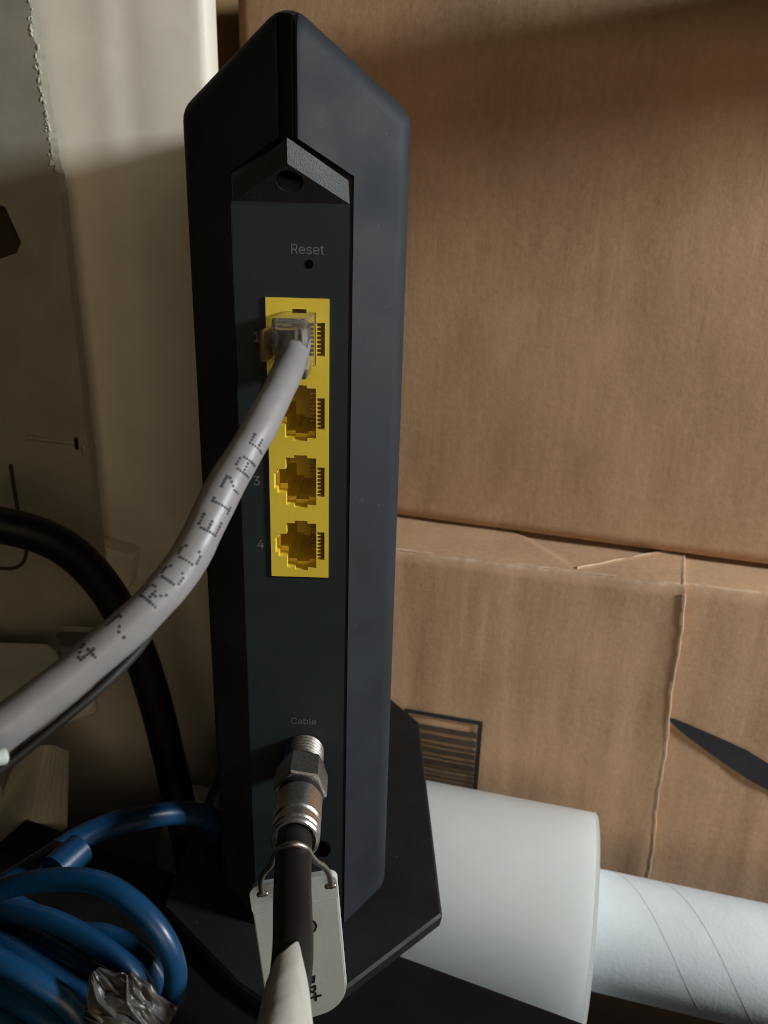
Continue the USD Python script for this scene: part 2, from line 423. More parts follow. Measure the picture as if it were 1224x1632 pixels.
v = np.array([p for s in sh for p in s]); v = np.vstack([v, v + [0, 1.2, -0.5]]); n = len(sh)
f = []
for i in range(n - 1):
    a0, b0, c0, d0 = 2 * i, 2 * i + 1, 2 * i + 3, 2 * i + 2
    f += [[a0, b0, c0], [a0, c0, d0], [a0 + 2 * n, c0 + 2 * n, b0 + 2 * n], [a0 + 2 * n, d0 + 2 * n, c0 + 2 * n]]
    f += [[a0, d0, d0 + 2 * n], [a0, d0 + 2 * n, a0 + 2 * n], [b0, c0 + 2 * n, c0], [b0, b0 + 2 * n, c0 + 2 * n]]
obj("cream_sheet", trimesh.Trimesh(v, f), "cream", label="cream plastic sheet leaning behind the blue cable coil", category="sheet")

# black box that the router stands on
e0, e1 = at(640, 1520, z=-181.4), at(945, 1632, z=-181.4)
ed = (e1 - e0); ed[2] = 0; ed /= np.linalg.norm(ed)
nn = np.array([ed[1], -ed[0], 0]);                                         # towards the camera
if nn[1] > 0: nn = -nn
cs = [e0 - ed * 130, e0 + ed * 190, e0 + ed * 190 + nn * 190, e0 - ed * 130 + nn * 190]
obj("black_media_box", ball_hull([np.array([p[0], p[1], z]) + nn * 1.5 for p in cs for z in (-183.0, FLOOR + 1.6)], 1.5, 14), "slab",
    label="flat black box that the router stands on", category="black box")

# shelf above, out of the frame: its edge shades the top of the upper carton
_sh = m3.Manifold.extrude(m3.CrossSection([np.array([(230, 163), (259, 175), (279, 183), (440, 247), (440, 420), (420, 420), (-40, 420), (-40, 292)])], m3.FillRule.EvenOdd), 10.0).translate((0, 0, 74.0))
obj("upper_shelf", _sh - mbox(-500, 500, 262, 600, 0, 200), "shelfwood", kind="structure", label="shelf board above the cartons", category="shelf")

# ================================================================== CARTONS
PSI = math.radians(14.0)
E1 = np.array([math.cos(PSI), -math.sin(PSI), 0]); NB = np.array([-math.sin(PSI), -math.cos(PSI), 0]); EZ = np.array([0, 0, 1.0])
PB = np.array([14, 275.0, 0])


def on_box(px, py, off=0.0, P=None, N=None, e=None):
    P, N, e = (PB if P is None else P), (NB if N is None else N), (E1 if e is None else e)
    d = ray(px, py); w = d * (((P + N * off) @ N) / (d @ N))
    return float((w - P) @ e), float(w[2])


def rough(seed, amp=0.4, flute=0.06):
    def d(s, z):
        p = np.stack([s * 0.03, z * 0.018, s * 0], -1)
        return amp * 2 * (meshkit.fbm(p, 4, seed) - 0.5) + flute * np.sin(s * 2 * math.pi / 4.6 + 0.6 * np.sin(z * 0.05))
    return d


TOPZ = -113.6
low = thing("lower_carton", "lower brown carton with barcode print, black curved arrow mark and split seam", "carton", tuple(PB + E1 * 60 + EZ * FLOOR))
sA, zA = on_box(1092, 941); sB, zB = on_box(1040, 1340)
seam = lambda z: sA + (sB - sA) * (z - zA) / (zB - zA) + 0.35 * math.sin(z * 0.13) + 0.12 * math.sin(z * 0.57)
sc, zc1 = on_box(762, 950)


def streaks(s, z, seed, amp):
    """Irregular soft upright corrugation of the lower carton."""
    p = np.stack([s * 0.16, z * 0.012, s * 0], -1)
    return amp * 2 * (meshkit.fbm(p, 3, seed) - 0.5)


def disp_left(s, z):
    d = rough(11)(s, z) + streaks(s, z, 51, 0.42)
    d += 0.35 * np.exp(-((s - sc) / 1.1) ** 2) * np.clip((-118 - z) / 10, 0, 1) * np.clip((z + 168) / 14, 0, 1)   # soft upright crease
    d += 0.7 * np.exp(-((s - (sA + 2)) / 4.0) ** 2)                                                              # lip of the seam
    d -= 1.6 * np.clip((z - (TOPZ - 3.0)) / 3.0, 0, 1) ** 2                                                     # rounded fold at the top
    return d


def disp_right(s, z):
    return rough(12)(s, z) + streaks(s, z, 52, 0.42) - 1.6 * np.clip((z - (TOPZ - 3.0)) / 3.0, 0, 1) ** 2


obj("front_flap", sheet((-40.0, seam, FLOOR, TOPZ), PB, E1, NB, 3.0, disp_left), "cardlow", low, smooth=50)
PR = PB - NB * 3.1
obj("front_panel", sheet((70.0, 230.0, FLOOR, TOPZ - 0.7), PR, E1, NB, 3.0, disp_right), "cardlow", low, smooth=50)
# top: two leaves, running back under the upper carton, with the crumpled V near the seam
seam_top = on_box(1078, 892)[0]


def top_leaf(sa, sb, drop, seed, crumple, back=0.0):
    """Leaf from the fold (t=0) back 60 mm; sa, sb functions of t."""
    T = np.concatenate([np.linspace(0, 4, 6), np.linspace(5, 60, 50)]); S = np.linspace(0, 1, 220)
    G = np.array([[sa(t) + (sb(t) - sa(t)) * u for u in S] for t in T]); Tg = np.repeat(T[:, None], len(S), 1)
    h = TOPZ - drop - 1.6 * (1 - np.clip(Tg / 4, 0, 1)) ** 2 * 0 + 0.5 * (meshkit.fbm(np.stack([G * .06, Tg * .06, G * 0], -1), 3, seed) - .5)
    if crumple:
        # a dent between two creases that run back from one point on the fold
        sl_, sr_ = VA[0] + (VC[0] - VA[0]) * (Tg - VA[1]) / (VC[1] - VA[1]), VA[0] + (VB[0] - VA[0]) * (Tg - VA[1]) / (VB[1] - VA[1])
        k = np.minimum(np.clip((G - sl_) / 3, 0, 1), np.clip((sr_ - G) / 3, 0, 1)) * (Tg > VA[1])
        h = h - 1.3 * k * np.clip((Tg - VA[1]) / 8, 0, 1) + 0.5 * np.exp(-((G - sr_) / 1.0) ** 2) * (Tg > VA[1]) - 0.5 * np.exp(-((G - sl_) / 0.9) ** 2) * (Tg > VA[1])
    top = PB + G[..., None] * E1 - Tg[..., None] * NB - (1.5 + back) * NB + h[..., None] * EZ
    bot = top - 2.8 * EZ
    return closed(top, bot)


def on_top(px, py):
    d = at(px, py, z=TOPZ) - PB
    return float(d @ E1), float(-(d @ NB)) - 1.5


VA, VB, VC = on_top(920, 906), on_top(1042, 882), on_top(846, 861)
sT = seam(TOPZ)
obj("top_flap", top_leaf(lambda t: -40.0, lambda t: sT + 0.10 * t, 0.0, 21, True), "card", low, smooth=30)
obj("top_panel", top_leaf(lambda t: sT - 3, lambda t: 230.0, 0.9, 22, False, 3.1), "card", low, smooth=30)
# torn pale edge of the seam
def raw_edge(P_, e, n, w0, w1):
    """A flat frayed lip: P_ path points, e across, n proud."""
    k_ = np.arange(len(P_)) * 1.0
    wl = w0 * (0.5 + 0.9 * meshkit.fbm(np.stack([k_ * .35, k_ * 0, k_ * 0], 1), 3, 5)); wr = w1 * (0.7 + 0.6 * meshkit.fbm(np.stack([k_ * .5, k_ * 0, k_ * 0 + 9], 1), 3, 6))
    fr = np.stack([P_ - e * wl[:, None] + n * 0.02, P_ - e * wl[:, None] * .4 + n * .26, P_ + e * wr[:, None] * .5 + n * .24, P_ + e * wr[:, None] - n * .25], 1)
    return closed(fr, fr - n * 0.8)


zs = np.arange(-262, TOPZ - 2.0, 0.8)
pts = np.array([PB + E1 * (seam(z) + 0.1) + EZ * z for z in zs]) + disp_left(np.array([seam(z) - 0.3 for z in zs]), zs)[:, None] * NB
obj("torn_edge", raw_edge(pts, E1, NB, 1.1, 0.45), "cardedge", low, smooth=40)
pts = np.array([PB + E1 * (sT + 0.10 * t) - NB * (t + 1.4) + EZ * (TOPZ + 0.05) for t in np.arange(0, 54, 0.8)])
obj("torn_edge", raw_edge(pts, E1, EZ, 0.9, 0.4), "cardedge", low, smooth=40)
pts = np.array([PB + E1 * (VA[0] + (VB[0] - VA[0]) * u) - NB * (VA[1] + (VB[1] - VA[1]) * u + 1.5) + EZ * (TOPZ + 0.38 + 0.1 * math.sin(u * 17)) for u in np.linspace(0, 1, 60)])
obj("pale_crease", raw_edge(pts, -NB, EZ, 0.45, 0.35), "cardedge", low, smooth=40)
# side and back walls so that the carton is a box
Dp = 150.0
for s in (-40.0, 227.0):
    q = [PR + E1 * (s + k) - NB * t for k in (0, 3) for t in (0.5, Dp)]
    obj("side_panel", hull([np.array([p[0], p[1], z]) for p in q for z in (FLOOR, TOPZ - 7)]), "cardlow", low)
q = [PR + E1 * s - NB * t for s in (-36.5, 226.5) for t in (Dp - 3, Dp)]
obj("rear_panel", hull([np.array([p[0], p[1], z]) for p in q for z in (FLOOR, TOPZ - 7)]), "cardlow", low)

# printed barcode (its frame and bars) on the front flap
def decal(pts2, P, off, th=0.06):
    """A flat print (polygon in (s, z)) lying on the board."""
    g = Polygon(pts2) if not hasattr(pts2, "geom_type") else pts2
    m = trimesh.creation.extrude_polygon(g, th, engine="earcut")
    return place(m, P + NB * off, E1, EZ, np.cross(E1, EZ))


OFF = 0.72
b0 = np.array(on_box(645, 1128)); b1 = np.array(on_box(770, 1148))
W, zt = b1[0] - b0[0], (b0[1] + b1[1]) / 2
S0 = b0[0]; H = 66.0
t_ = 1.9
fr = sbox(S0, zt - H, S0 + W, zt).difference(sbox(S0 + t_, zt - H + t_, S0 + W - t_, zt - t_))
obj("barcode_frame", decal(fr, PB, OFF), "boxink", low)
bars = []; z = zt - 6.2
widths = [3.0, 0.7, 3.4, 0.6, 1.6, 0.5, 2.6, 0.6, 1.2, 0.5, 2.9, 0.5, 0.9, 0.6, 1.0, 0.5, 1.1, 0.6, 2.0, 0.5, 1.3, 0.6, 0.9, 0.5, 1.6, 0.5, 3.0, 0.6, 1.2, 0.5, 2.4, 0.5]
k = 0
while z > zt - H + 6 and k < 2 * len(widths):
    w = widths[k % len(widths)] * (0.85 if k % 2 == 0 else 2.3)
    if k % 2 == 0: bars.append(decal(sbox(S0 + 3.2, z - w, S0 + W - t_ - 0.25, z), PB, OFF))
    z -= w; k += 1
obj("barcode_bars", cat_(*bars), "barink", low)
ar = [(1066, 1142), (1076, 1144), (1100, 1154), (1130, 1167), (1160, 1180), (1190, 1194), (1224, 1215), (1300, 1246), (1420, 1285), (1560, 1310), (1560, 1362), (1420, 1337), (1300, 1298), (1224, 1258), (1190, 1239), (1160, 1219), (1130, 1198), (1100, 1176), (1080, 1160), (1068, 1149)]
obj("arrow_print", decal([on_box(x, y, -3.1) for x, y in ar], PB, -3.1 + OFF), "boxink", low)

# upper carton, set back on top of the lower one
PSU = math.radians(17.5)
EU = np.array([math.cos(PSU), -math.sin(PSU), 0]); NU = np.array([-math.sin(PSU), -math.cos(PSU), 0])
PU = at(640, 827, z=TOPZ + 0.4); PU = np.array([PU[0], PU[1], 0])
upc = thing("upper_carton", "plain upper brown carton behind the router, standing on the lower carton", "carton", tuple(PU + EU * 60 + EZ * TOPZ))
su = on_box(378, 20, 0, PU, NU, EU)[0]
zu0, zu1 = TOPZ + 1.5, 118.0


def disp_up(s, z):
    d = rough(31, 0.7, 0.03)(s, z)
    d -= 2.0 * np.clip(((zu0 + 2.5) - z) / 2.5, 0, 1) ** 2 + 1.5 * np.clip(((su + 2.5) - s) / 2.5, 0, 1) ** 2
    return d


obj("front_panel", sheet((su, su + 330, zu0, zu1), PU, EU, NU, 3.0, disp_up), "card", upc, smooth=50)
for s in (su + 1.6, su + 325):
    q = [PU + EU * (s + k) - NU * t for k in (0, 3) for t in (3.05, 140)]
    obj("side_panel", hull([np.array([p[0], p[1], z]) for p in q for z in (zu0 + 1, zu1)]), "card", upc)
q = [PU + EU * s - NU * t for s in (su + 4.7, su + 324.9) for t in (137, 140)]
obj("rear_panel", hull([np.array([p[0], p[1], z]) for p in q for z in (zu0 + 1, zu1)]), "card", upc)
q = [PU + EU * s - NU * t for s in (su + 4.7, su + 324.9) for t in (3.05, 136.9)]
obj("top_panel", hull([np.array([p[0], p[1], z]) for p in q for z in (zu1 - 3, zu1)]), "card", upc)
obj("bottom_panel", hull([np.array([p[0], p[1], z]) for p in q for z in (zu0 + 1.2, zu0 + 4)]), "card", upc)

# ================================================================== STRETCH FILM ROLL
AX = np.array([88.6, 203.1, -224.3]); AD = E1.copy()
roll = thing("stretch_film_roll", "white stretch film roll with a protruding paper core before the lower carton", "film roll", (60, 210, FLOOR))
RR = 37.6
end_s = -13.5
prof = [(end_s - 132, 19.6), (end_s - 132, RR - 1), (end_s - 131, RR), (end_s - 1.4, RR), (end_s - 0.5, RR - 0.35), (end_s, RR - 1.3), (end_s + 0.1, RR - 3), (end_s - 0.3, 30), (end_s + 0.1, 19.6), (end_s - 132, 19.6)]
obj("film", lathe(prof, AX, AD, 128), "film", roll, smooth=40)
obj("film_edge", lathe([(end_s - 0.9, RR + 0.02), (end_s - 0.8, RR + 0.25), (end_s - 0.1, RR - 0.6), (end_s + 0.2, RR - 1.9), (end_s, RR - 2.0)], AX, AD, 128), "film", roll)
RT = 19.2
obj("paper_core", lathe([(-170, 16.5), (-170, RT), (150, RT), (150, 16.5), (-170, 16.5)], AX, AD, 96), "tubepaper", roll, smooth=40)


def spiral(s0, s1, a0, a1, w, lift):
    """A helical seam on the core: a thin strip standing slightly proud."""
    u = np.linspace(0, 1, 90); s = s0 + (s1 - s0) * u; a = a0 + (a1 - a0) * u
    up = np.array([0, 0, 1.0]); side = np.cross(AD, up)
    def P(ss, aa, r): return AX + AD * ss[:, None] + r * (np.cos(aa)[:, None] * up + np.sin(aa)[:, None] * side)
    A, B_, C, D = P(s, a, RT - 0.1), P(s, a, RT + lift), P(s + w, a, RT + lift), P(s + w, a, RT - 0.1)
    v = np.stack([A, B_, C, D], 1).reshape(-1, 3); f = []
    for i in range(len(u) - 1):
        for k in range(4):
            p, q2 = 4 * i + k, 4 * i + (k + 1) % 4
            f += [[p, q2, q2 + 4], [p, q2 + 4, p + 4]]
    m = trimesh.Trimesh(v, f, process=False); m.fix_normals(); return m


for s0 in (4.0, 20.0):
    obj("core_seam", spiral(s0 - 10, s0 + 34, -0.6, 3.2, 0.35, 0.04), "tubeseam", roll, smooth=False)

# ================================================================== MODEM ROUTER
X0 = -19.5
HW = 22.6
modem = thing("modem_router", "tall black cable modem router seen from the back with four yellow ports", "modem router", (X0, 205, -181))
YS, YC, YP = 152.2, 166.7, 160.0
ZT, ZCT, ZB, ZCB = 39.4, 24.0, -186.0, -170.5
r = 5.4
xz = Polygon([(0, ZT), (HW, ZCT), (HW, ZCB), (0, ZB), (-HW, ZCB), (-HW, ZCT)]).buffer(-r, join_style="mitre")
xy = Polygon([(0, YS), (HW, YC), (HW, 246), (0, 258), (-HW, 246), (-HW, YC)]).buffer(-r, join_style="mitre")
top_ = {round(x, 2): max(z for x2, z in xz.exterior.coords if abs(x2 - x) < .1) for x, z in xz.exterior.coords}
low_ = {round(x, 2): min(z for x2, z in xz.exterior.coords if abs(x2 - x) < .1) for x, z in xz.exterior.coords}
pts = [(X0 + x, y, z) for x, y in list(xy.exterior.coords)[:-1] for z in (top_[round(x, 2)], low_[round(x, 2)])]
body = ball_hull(pts, r, 32)
k = (YC - YS) / HW
wedge = lambda x: YS + 0.15 + k * abs(x)                                   # the sloping rear faces
RH = 11.9


def house(hw, zc, zp, zb=-230.0):
    return Polygon([(X0 - hw, zb), (X0 + hw, zb), (X0 + hw, zc), (X0, zp), (X0 - hw, zc)])


zC, zP = 11.6, 18.2
body = body - extrude_y(house(RH, zC, zP), 130, YP + 1.2)
body = body - mbox(X0 - 1.6, X0 + 1.9, 130, YS + 4.4, zP - 4, 60)
yt, yb = -11.2, -72.4
yx0, yx1 = at(422, 475, Y=YP - 0.4)[0] + 0.1, at(524, 475, Y=YP - 0.4)[0] + 0.1
body = body - mbox(yx0 - 0.02, yx1 + 0.02, 130, YP + 22.05, yb - 0.02, yt + 0.02)
obj("body", body, "black", modem, smooth=32)
obj("spine_bar", ball_hull([(X0 + x, y, z) for x in (-1.15, 0.75) for y in (YS + 1.6, YS + 5) for z in (17.6, ZT - 3.0)], 0.4, 10), "hole", modem)
# port panel with its gable trim
g = 0.75
hole_c = np.array([X0, 156.2, 10.0])
pan = mbox(X0 - RH + 0.08, X0 + RH - g, YP, YP + 1.19, -182, 6.6) - mbox(yx0, yx1, 100, 200, yb, yt)
obj("port_panel", pan, "panel", modem)
xw = RH - g
zin = 6.6
rim_w = 4.3
tr = [(X0 - xw, YP + 1.1, zin), (X0 + xw, YP + 1.1, zin), (X0 - xw, YP + 0.1, zin), (X0 + xw, YP + 0.1, zin)]
for s in (-1, 1):
    tr += [(X0 + s * xw, wedge(xw) + 0.9, zC - g * 1.3), (X0 + s * xw, wedge(xw) + 0.9, zC - g * 1.3 - rim_w), (X0 + s * xw, YP + 1.1, zC - g * 1.3)]
tr += [(X0, wedge(0) + 0.9, zP - g * 1.3), (X0, wedge(0) + 0.9, zP - g * 1.3 - rim_w), (X0, YP + 1.1, zP - g * 1.3)]
trim = hull(tr)
fn = np.array([0, -0.66, -0.75]); fn /= np.linalg.norm(fn)
cyl = m3.Manifold.cylinder(14, 2.6, 2.6, 40, True).rotate((math.degrees(math.atan2(0.66, 0.75)) * -1, 0, 0))
trim = trim - cyl.translate(tuple(map(float, hole_c)))
obj("gable_trim", trim, "rim", modem, smooth=20)
cup = m3.Manifold.cylinder(0.8, 2.8, 2.8, 32, True).rotate((math.degrees(math.atan2(0.66, 0.75)) * -1, 0, 0)).translate(tuple(map(float, hole_c - fn * 3.6)))
obj("screw_hole_bottom", cup, "hole", modem)
XH, ZH_ = np.array([1.0, 0, 0]), np.array([0, 0, 1.0])
pr_ = at(490, 397, Y=YP)
obj("reset_lettering", text_on("Reset", 1.85, pr_ + [0, -0.01, 0], XH, ZH_, 0.03), "print", modem, smooth=False)
pr_ = at(493, 421, Y=YP)
obj("reset_hole", tm(m3.Manifold.cylinder(0.12, 0.85, 0.85, 24, True).rotate((90, 0, 0)).translate((float(pr_[0]), YP - 0.03, float(pr_[2])))), "hole", modem)
pr_ = at(484, 1149, Y=YP)
obj("cable_lettering", text_on("Cable", 1.7, pr_ + [0, -0.01, 0], XH, ZH_, 0.03), "print", modem, smooth=False)
for ch, py_ in (("1", 537), ("2", 657), ("3", 766), ("4", 867)):
    p_ = at(409 if ch != "4" else 415, py_, Y=YP)
    obj("port_number", text_on(ch, 2.0, p_ + [0, -0.01, 0], XH, ZH_, 0.03), "print", modem, smooth=False)
p_ = at(512, 1352, Y=YP)
obj("power_jack", lathe([(0.5, 2.5), (0.02, 2.5), (0.05, 2.2), (0.06, 0.01)], p_, [0, -1, 0], 32), "hole", modem)

# the row of four yellow ports
block = mbox(yx0, yx1, YP - 0.4, YP + 22, yb, yt)
pz = [-19.3, -34.7, -49.8, -64.8]
px_c = yx0 + 6.05                                                          # centre of the main opening
pocket2 = unary_union([sbox(-2.5, -5.35, 4.1, 5.35), sbox(-0.7, -5.95, 2.2, 5.95), sbox(-4.35, -2.75, -2.4, 2.75), sbox(-5.05, -1.75, -4.3, 1.75)])
pocket1 = unary_union([sbox(-2.5, -4.6, 4.1, 5.35), sbox(-0.7, -5.2, 2.2, 5.95), sbox(-4.35, -1.6, -2.4, 2.75)])
slot2 = sbox(4.3, -3.35, 5.95, 3.35)
for z in pz:
    block = block - extrude_y(affinity.translate(pocket2, px_c, z), 140, YP + 3.2)
    block = block - extrude_y(affinity.translate(pocket1, px_c, z), 140, YP + 20.0)
    block = block - extrude_y(affinity.translate(slot2, px_c, z), 140, YP + 0.9)
pb = obj("port_block", block, "yellow", modem, smooth=20)
for z in pz:
    obj("slot_floor", mbox(px_c + 4.35, px_c + 5.9, YP + 0.8, YP + 0.86, z - 3.3, z + 3.3), "slot", pb)
    comb = [mbox(px_c + 4.1, px_c + 5.1, YP - 0.1, YP + 0.75, z - 3.3 + 0.5 + i * 0.86, z - 3.3 + 0.72 + i * 0.86) for i in range(8)]
    obj("slot_comb", m3.Manifold.compose(comb), "yellow", pb, smooth=False)
    pins = [mbox(px_c + 2.3, px_c + 4.05, YP + 5.0, YP + 5.4, z - 3.2 + 0.3 + i * 0.86, z - 3.2 + 0.62 + i * 0.86) for i in range(8)]
    obj("port_contacts", m3.Manifold.compose(pins), "gold", pb, smooth=False)

# base plate
bp = [(-37.0, 160.0), (-31, 262), (-12, 292), (12, 292), (31, 262), (39.0, 164.0), (13.0, 141.0), (0, 134.0), (-13, 140.0)]
rF = at(705, 1457, z=-177); rB = at(668, 1150, z=-177); tip = at(555, 1572, z=-177)
hx, hb = rF[0] - X0, rB[0] - X0
bp = [(hx, rF[1]), (hb, rB[1]), (12, rB[1] + 34), (-12, rB[1] + 34), (-hb, rB[1]), (-hx, rF[1]), (-(tip[0] - X0), tip[1]), (0, tip[1] - 9.0), (tip[0] - X0, tip[1])]
bpoly = Polygon([(X0 + x, y) for x, y in bp])
inn = bpoly.buffer(-0.7, join_style="mitre")
bz = -177.0
base = hull([(x, y, bz) for x, y in inn.exterior.coords] + [(x, y, bz - 0.7) for x, y in bpoly.exterior.coords] + [(x, y, bz - 4.3) for x, y in bpoly.buffer(-0.5, join_style="mitre").exterior.coords])
obj("base_plate", base, "basepl", modem, smooth=20)

# ================================================================== COAX CABLE AND TAG
cx = [at(486, 1192, Y=161), at(470, 1340, Y=126.5)]
ca = cx[1] - cx[0]; L = np.linalg.norm(ca); ca /= L
coax_jack = [(0, 4.9)]
s = 0.0
while s < 8.8:
    coax_jack += [(s + 0.15, 4.0), (s + 0.6, 4.8), (s + 0.8, 4.8)]; s += 1.25
coax_jack += [(9.8, 4.1), (9.8, 1.0)]
obj("coax_jack", lathe(coax_jack, cx[0], ca, 48), "nickel", modem, smooth=25)
coax = thing("coax_cable", "black coaxial cable with a nickel screw connector and off white wrapped end", "coaxial cable", tuple(cx[1] - [0, 0, 4]))
a = np.array([0, 0, 1.0]); n1 = a - ca * (a @ ca); n1 /= np.linalg.norm(n1); n2 = np.cross(ca, n1)


def hexnut(s0, s1, R6, ch, rot):
    rings = []
    for s_, q_ in ((s0, R6 - ch), (s0 + ch * 0.7, R6), (s1 - ch * 0.7, R6), (s1, R6 - ch)):
        for i in range(6):
            w = rot + i * math.pi / 3
            rings.append(cx[0] + ca * s_ + q_ * (math.cos(w) * n1 + math.sin(w) * n2))
    return hull(rings)


hx_ = hexnut(10.0, 18.6, 6.15, 0.5, 0.35)
obj("hex_nut", hx_, "nickel", coax, smooth=20)
obj("nut_washer", lathe([(9.4, 4.0), (9.4, 5.2), (9.7, 5.4), (10.1, 5.4)], cx[0], ca, 64), "nickel", coax, smooth=25)
obj("sealing_ring", lathe([(18.3, 3.0), (18.4, 4.7), (19.8, 4.9), (21.4, 4.7), (21.5, 3.0)], cx[0], ca, 64), "oring", coax, smooth=40)
obj("sleeve", lathe([(21.2, 3.0), (21.2, 4.85), (21.6, 5.15), (29.2, 5.15), (29.6, 4.8), (30.2, 4.8), (30.6, 5.15), (32.6, 5.15), (33.0, 4.85), (33.5, 4.85), (33.9, 5.1), (L - 0.4, 5.1), (L, 4.75), (L, 4.3), (L - 2.2, 4.2), (L - 2.2, 1)], cx[0], ca, 64), "nickel", coax, smooth=30)
cpts = [cx[1] - ca * 3, cx[1] + ca * 2.5, at(466, 1420, Y=114), at(467, 1500, Y=103), at(461, 1575, Y=94), at(446, 1660, Y=84), at(405, 1800, Y=68)]
cc = spline(cpts, 14)
obj("jacket", tube(cc, 3.62, 32, 0.02, 3), "rubber", coax, smooth=True)
i0 = int(np.argmin(np.linalg.norm(cc - at(467, 1532, Y=99.4), axis=1)))
wc = cc[i0:]
d0 = np.linalg.norm(wc - wc[0], axis=1)


def wrap_shift(n, a):
    t, N, B = frames(wc)
    view = -wc[0] / np.linalg.norm(wc[0]); lat = np.cross(view, t[0]); lat /= np.linalg.norm(lat)
    if lat[0] < 0: lat = -lat
    lo = np.cos(a) * (N[0] @ lat) + np.sin(a) * (B[0] @ lat)               # +1 on the right side
    fr = np.cos(a) * (N[0] @ view) + np.sin(a) * (B[0] @ view)
    sh = np.where(lo < 0.2, (0.2 - lo) ** 2 * 3.5 + 0.3 * np.sin(a * 7), np.abs(lo - 0.2) ** 1.3 * 17 + 0.3 * np.sin(a * 9)) + np.where(fr < 0, -fr * 3, 0)
    fade = np.exp(-d0 / 30.0)
    return fade[:, None] * sh[None, :]


obj("white_wrap", tube(wc, 4.15 + 0.25 * np.clip(d0 / 20, 0, 1), 64, 0.05, 9, wrap_shift), "whitewrap", coax, smooth=60)

tagt = thing("cable_tag", "white plastic cable tag hanging by a steel wire below the coax connector", "cable tag", tuple(at(470, 1500, Y=129)))
TL, TR = at(397, 1409, Y=131), at(537, 1386, Y=131)
BR, BL = at(556, 1598, Y=126), at(432, 1640, Y=126)
tw, thh = np.linalg.norm(TR - TL), np.linalg.norm(BL - TL)


def tag_pt(u, v):
    return (TL * (1 - u) + TR * u) * (1 - v) + (BL * (1 - u) + BR * u) * v


tn = np.cross(TR - TL, BL - TL); tn /= np.linalg.norm(tn)
if tn @ TL > 0: tn = -tn                                                  # faces the camera


def tag_mesh(poly, th, off=0.0):
    """A polygon in tag coordinates (mm across, mm down) as a thin plate."""
    m = trimesh.creation.extrude_polygon(poly, th, engine="earcut")
    v = np.array([tag_pt(x / tw, y / thh) + tn * (z + off) for x, y, z in m.vertices])
    m = trimesh.Trimesh(v, m.faces, process=False); m.fix_normals(); return m


tp = sbox(0, 0, tw, thh)
rr_ = unary_union([sbox(2.2, 0, tw - 2.2, 10), sbox(0, 2.2, tw, thh - 6), sbox(6, 10, tw - 6, thh), Point(2.2, 2.2).buffer(2.2), Point(tw - 2.2, 2.2).buffer(2.2), Point(6, thh - 6).buffer(6), Point(tw - 6, thh - 6).buffer(6)])
rr_ = rr_.buffer(-0.25).buffer(0.25)
obj("tag_plate", tag_mesh(rr_.buffer(-0.15), 1.5, -0.7), "tag", tagt, smooth=25)
obj("tag_face", tag_mesh(rr_.intersection(sbox(-1, -1, tw + 1, 6.2)).buffer(-0.1), 0.35, 0.8), "tag", tagt, smooth=25)
obj("tag_face", tag_mesh(rr_.intersection(sbox(-1, 6.4, tw + 1, 80)).buffer(-0.45), 0.2, 0.8), "tag", tagt, smooth=25)
# writing that shows beside the cable: a bracket, then a, 0, + turned sideways
def stroke(pts, w=0.42):
    return tag_mesh(LineString(pts).buffer(w / 2), 0.06, 1.02)


def tag_uv(px, py):
    d = ray(px, py); w = d * ((TL @ tn) / (d @ tn))
    A = np.stack([(TR - TL) / tw, (BL - TL) / thh], 1)
    s_, *_r = np.linalg.lstsq(A, w - TL, rcond=None)
    return float(s_[0]), float(s_[1])


wr = [stroke([tag_uv(x, y) for x, y in ((500, 1466), (505, 1470), (508, 1476), (506, 1483), (502, 1487))], 0.5)]
wr += [stroke([tag_uv(x, y) for x, y in ((502, 1563), (507, 1560), (506, 1568), (502, 1567), (506, 1570))], 0.55)]
wr += [stroke([tag_uv(x, y) for x, y in ((502, 1578), (508, 1576), (509, 1582), (505, 1586), (501, 1584))], 0.55)]
wr += [stroke([tag_uv(x, y) for x, y in ((500, 1595), (518, 1593))], 0.6), stroke([tag_uv(x, y) for x, y in ((509, 1588), (510, 1600))], 0.6)]
obj("handwriting", cat_(*wr), "ink", tagt, smooth=False)
wpx = [(417, 1424, 127.6), (416, 1406, 126.6), (420, 1392, 125.5), (432, 1378, 124), (437, 1364, 122.8), (447, 1352, 121.6), (468, 1345, 121), (488, 1352, 121.6), (496, 1364, 122.8), (505, 1374, 124), (516, 1381, 125.2), (523, 1391, 126), (526, 1402, 126.8), (528, 1413, 127.6)]
obj("wire_loop", tube(spline([at(x, y, Y=Y) for x, y, Y in wpx], 8), 0.62, 14), "steel", tagt)
for (x, y) in ((417, 1424), (525, 1411)):
    c = at(x, y, Y=127.6)
    obj("wire_foot", ball_hull([c + (TR - TL) / tw * d + tn * 0.2 for d in (-0.5, 1.0)], 0.6, 12), "steel", tagt)

# ================================================================== GREY ETHERNET CABLE
eth = thing("ethernet_cable", "grey ethernet cable with dotted print plugged into the top yellow port", "ethernet cable", tuple(at(478, 560, Y=150)))
pc = np.array([px_c + 0.8, 0, pz[0]])
PX0, PX1, PZ = pc[0] - 3.35, pc[0] + 3.2, 5.55
yo = 143.6
plug = ball_hull([(x, y, pc[2] + z) for x in (PX0 + .6, PX1 - .6) for y in (yo + .6, YP + 8) for z in (-PZ + .6, PZ - .6)], 0.6, 12)
plug = plug - mbox(PX0 + 1.0, PX1 - 2.3, 100, YP - 2, pc[2] - PZ + 1.4, pc[2] + PZ - 1.5)
for zz_ in (pc[2] - PZ, ):
    plug = plug - mbox(PX1 - 1.5, PX1 - 1.2, 100, YP - 1, pc[2] - PZ + 2.0, pc[2] + PZ - 1.5)
obj("plug", plug, "clear", eth, smooth=25)
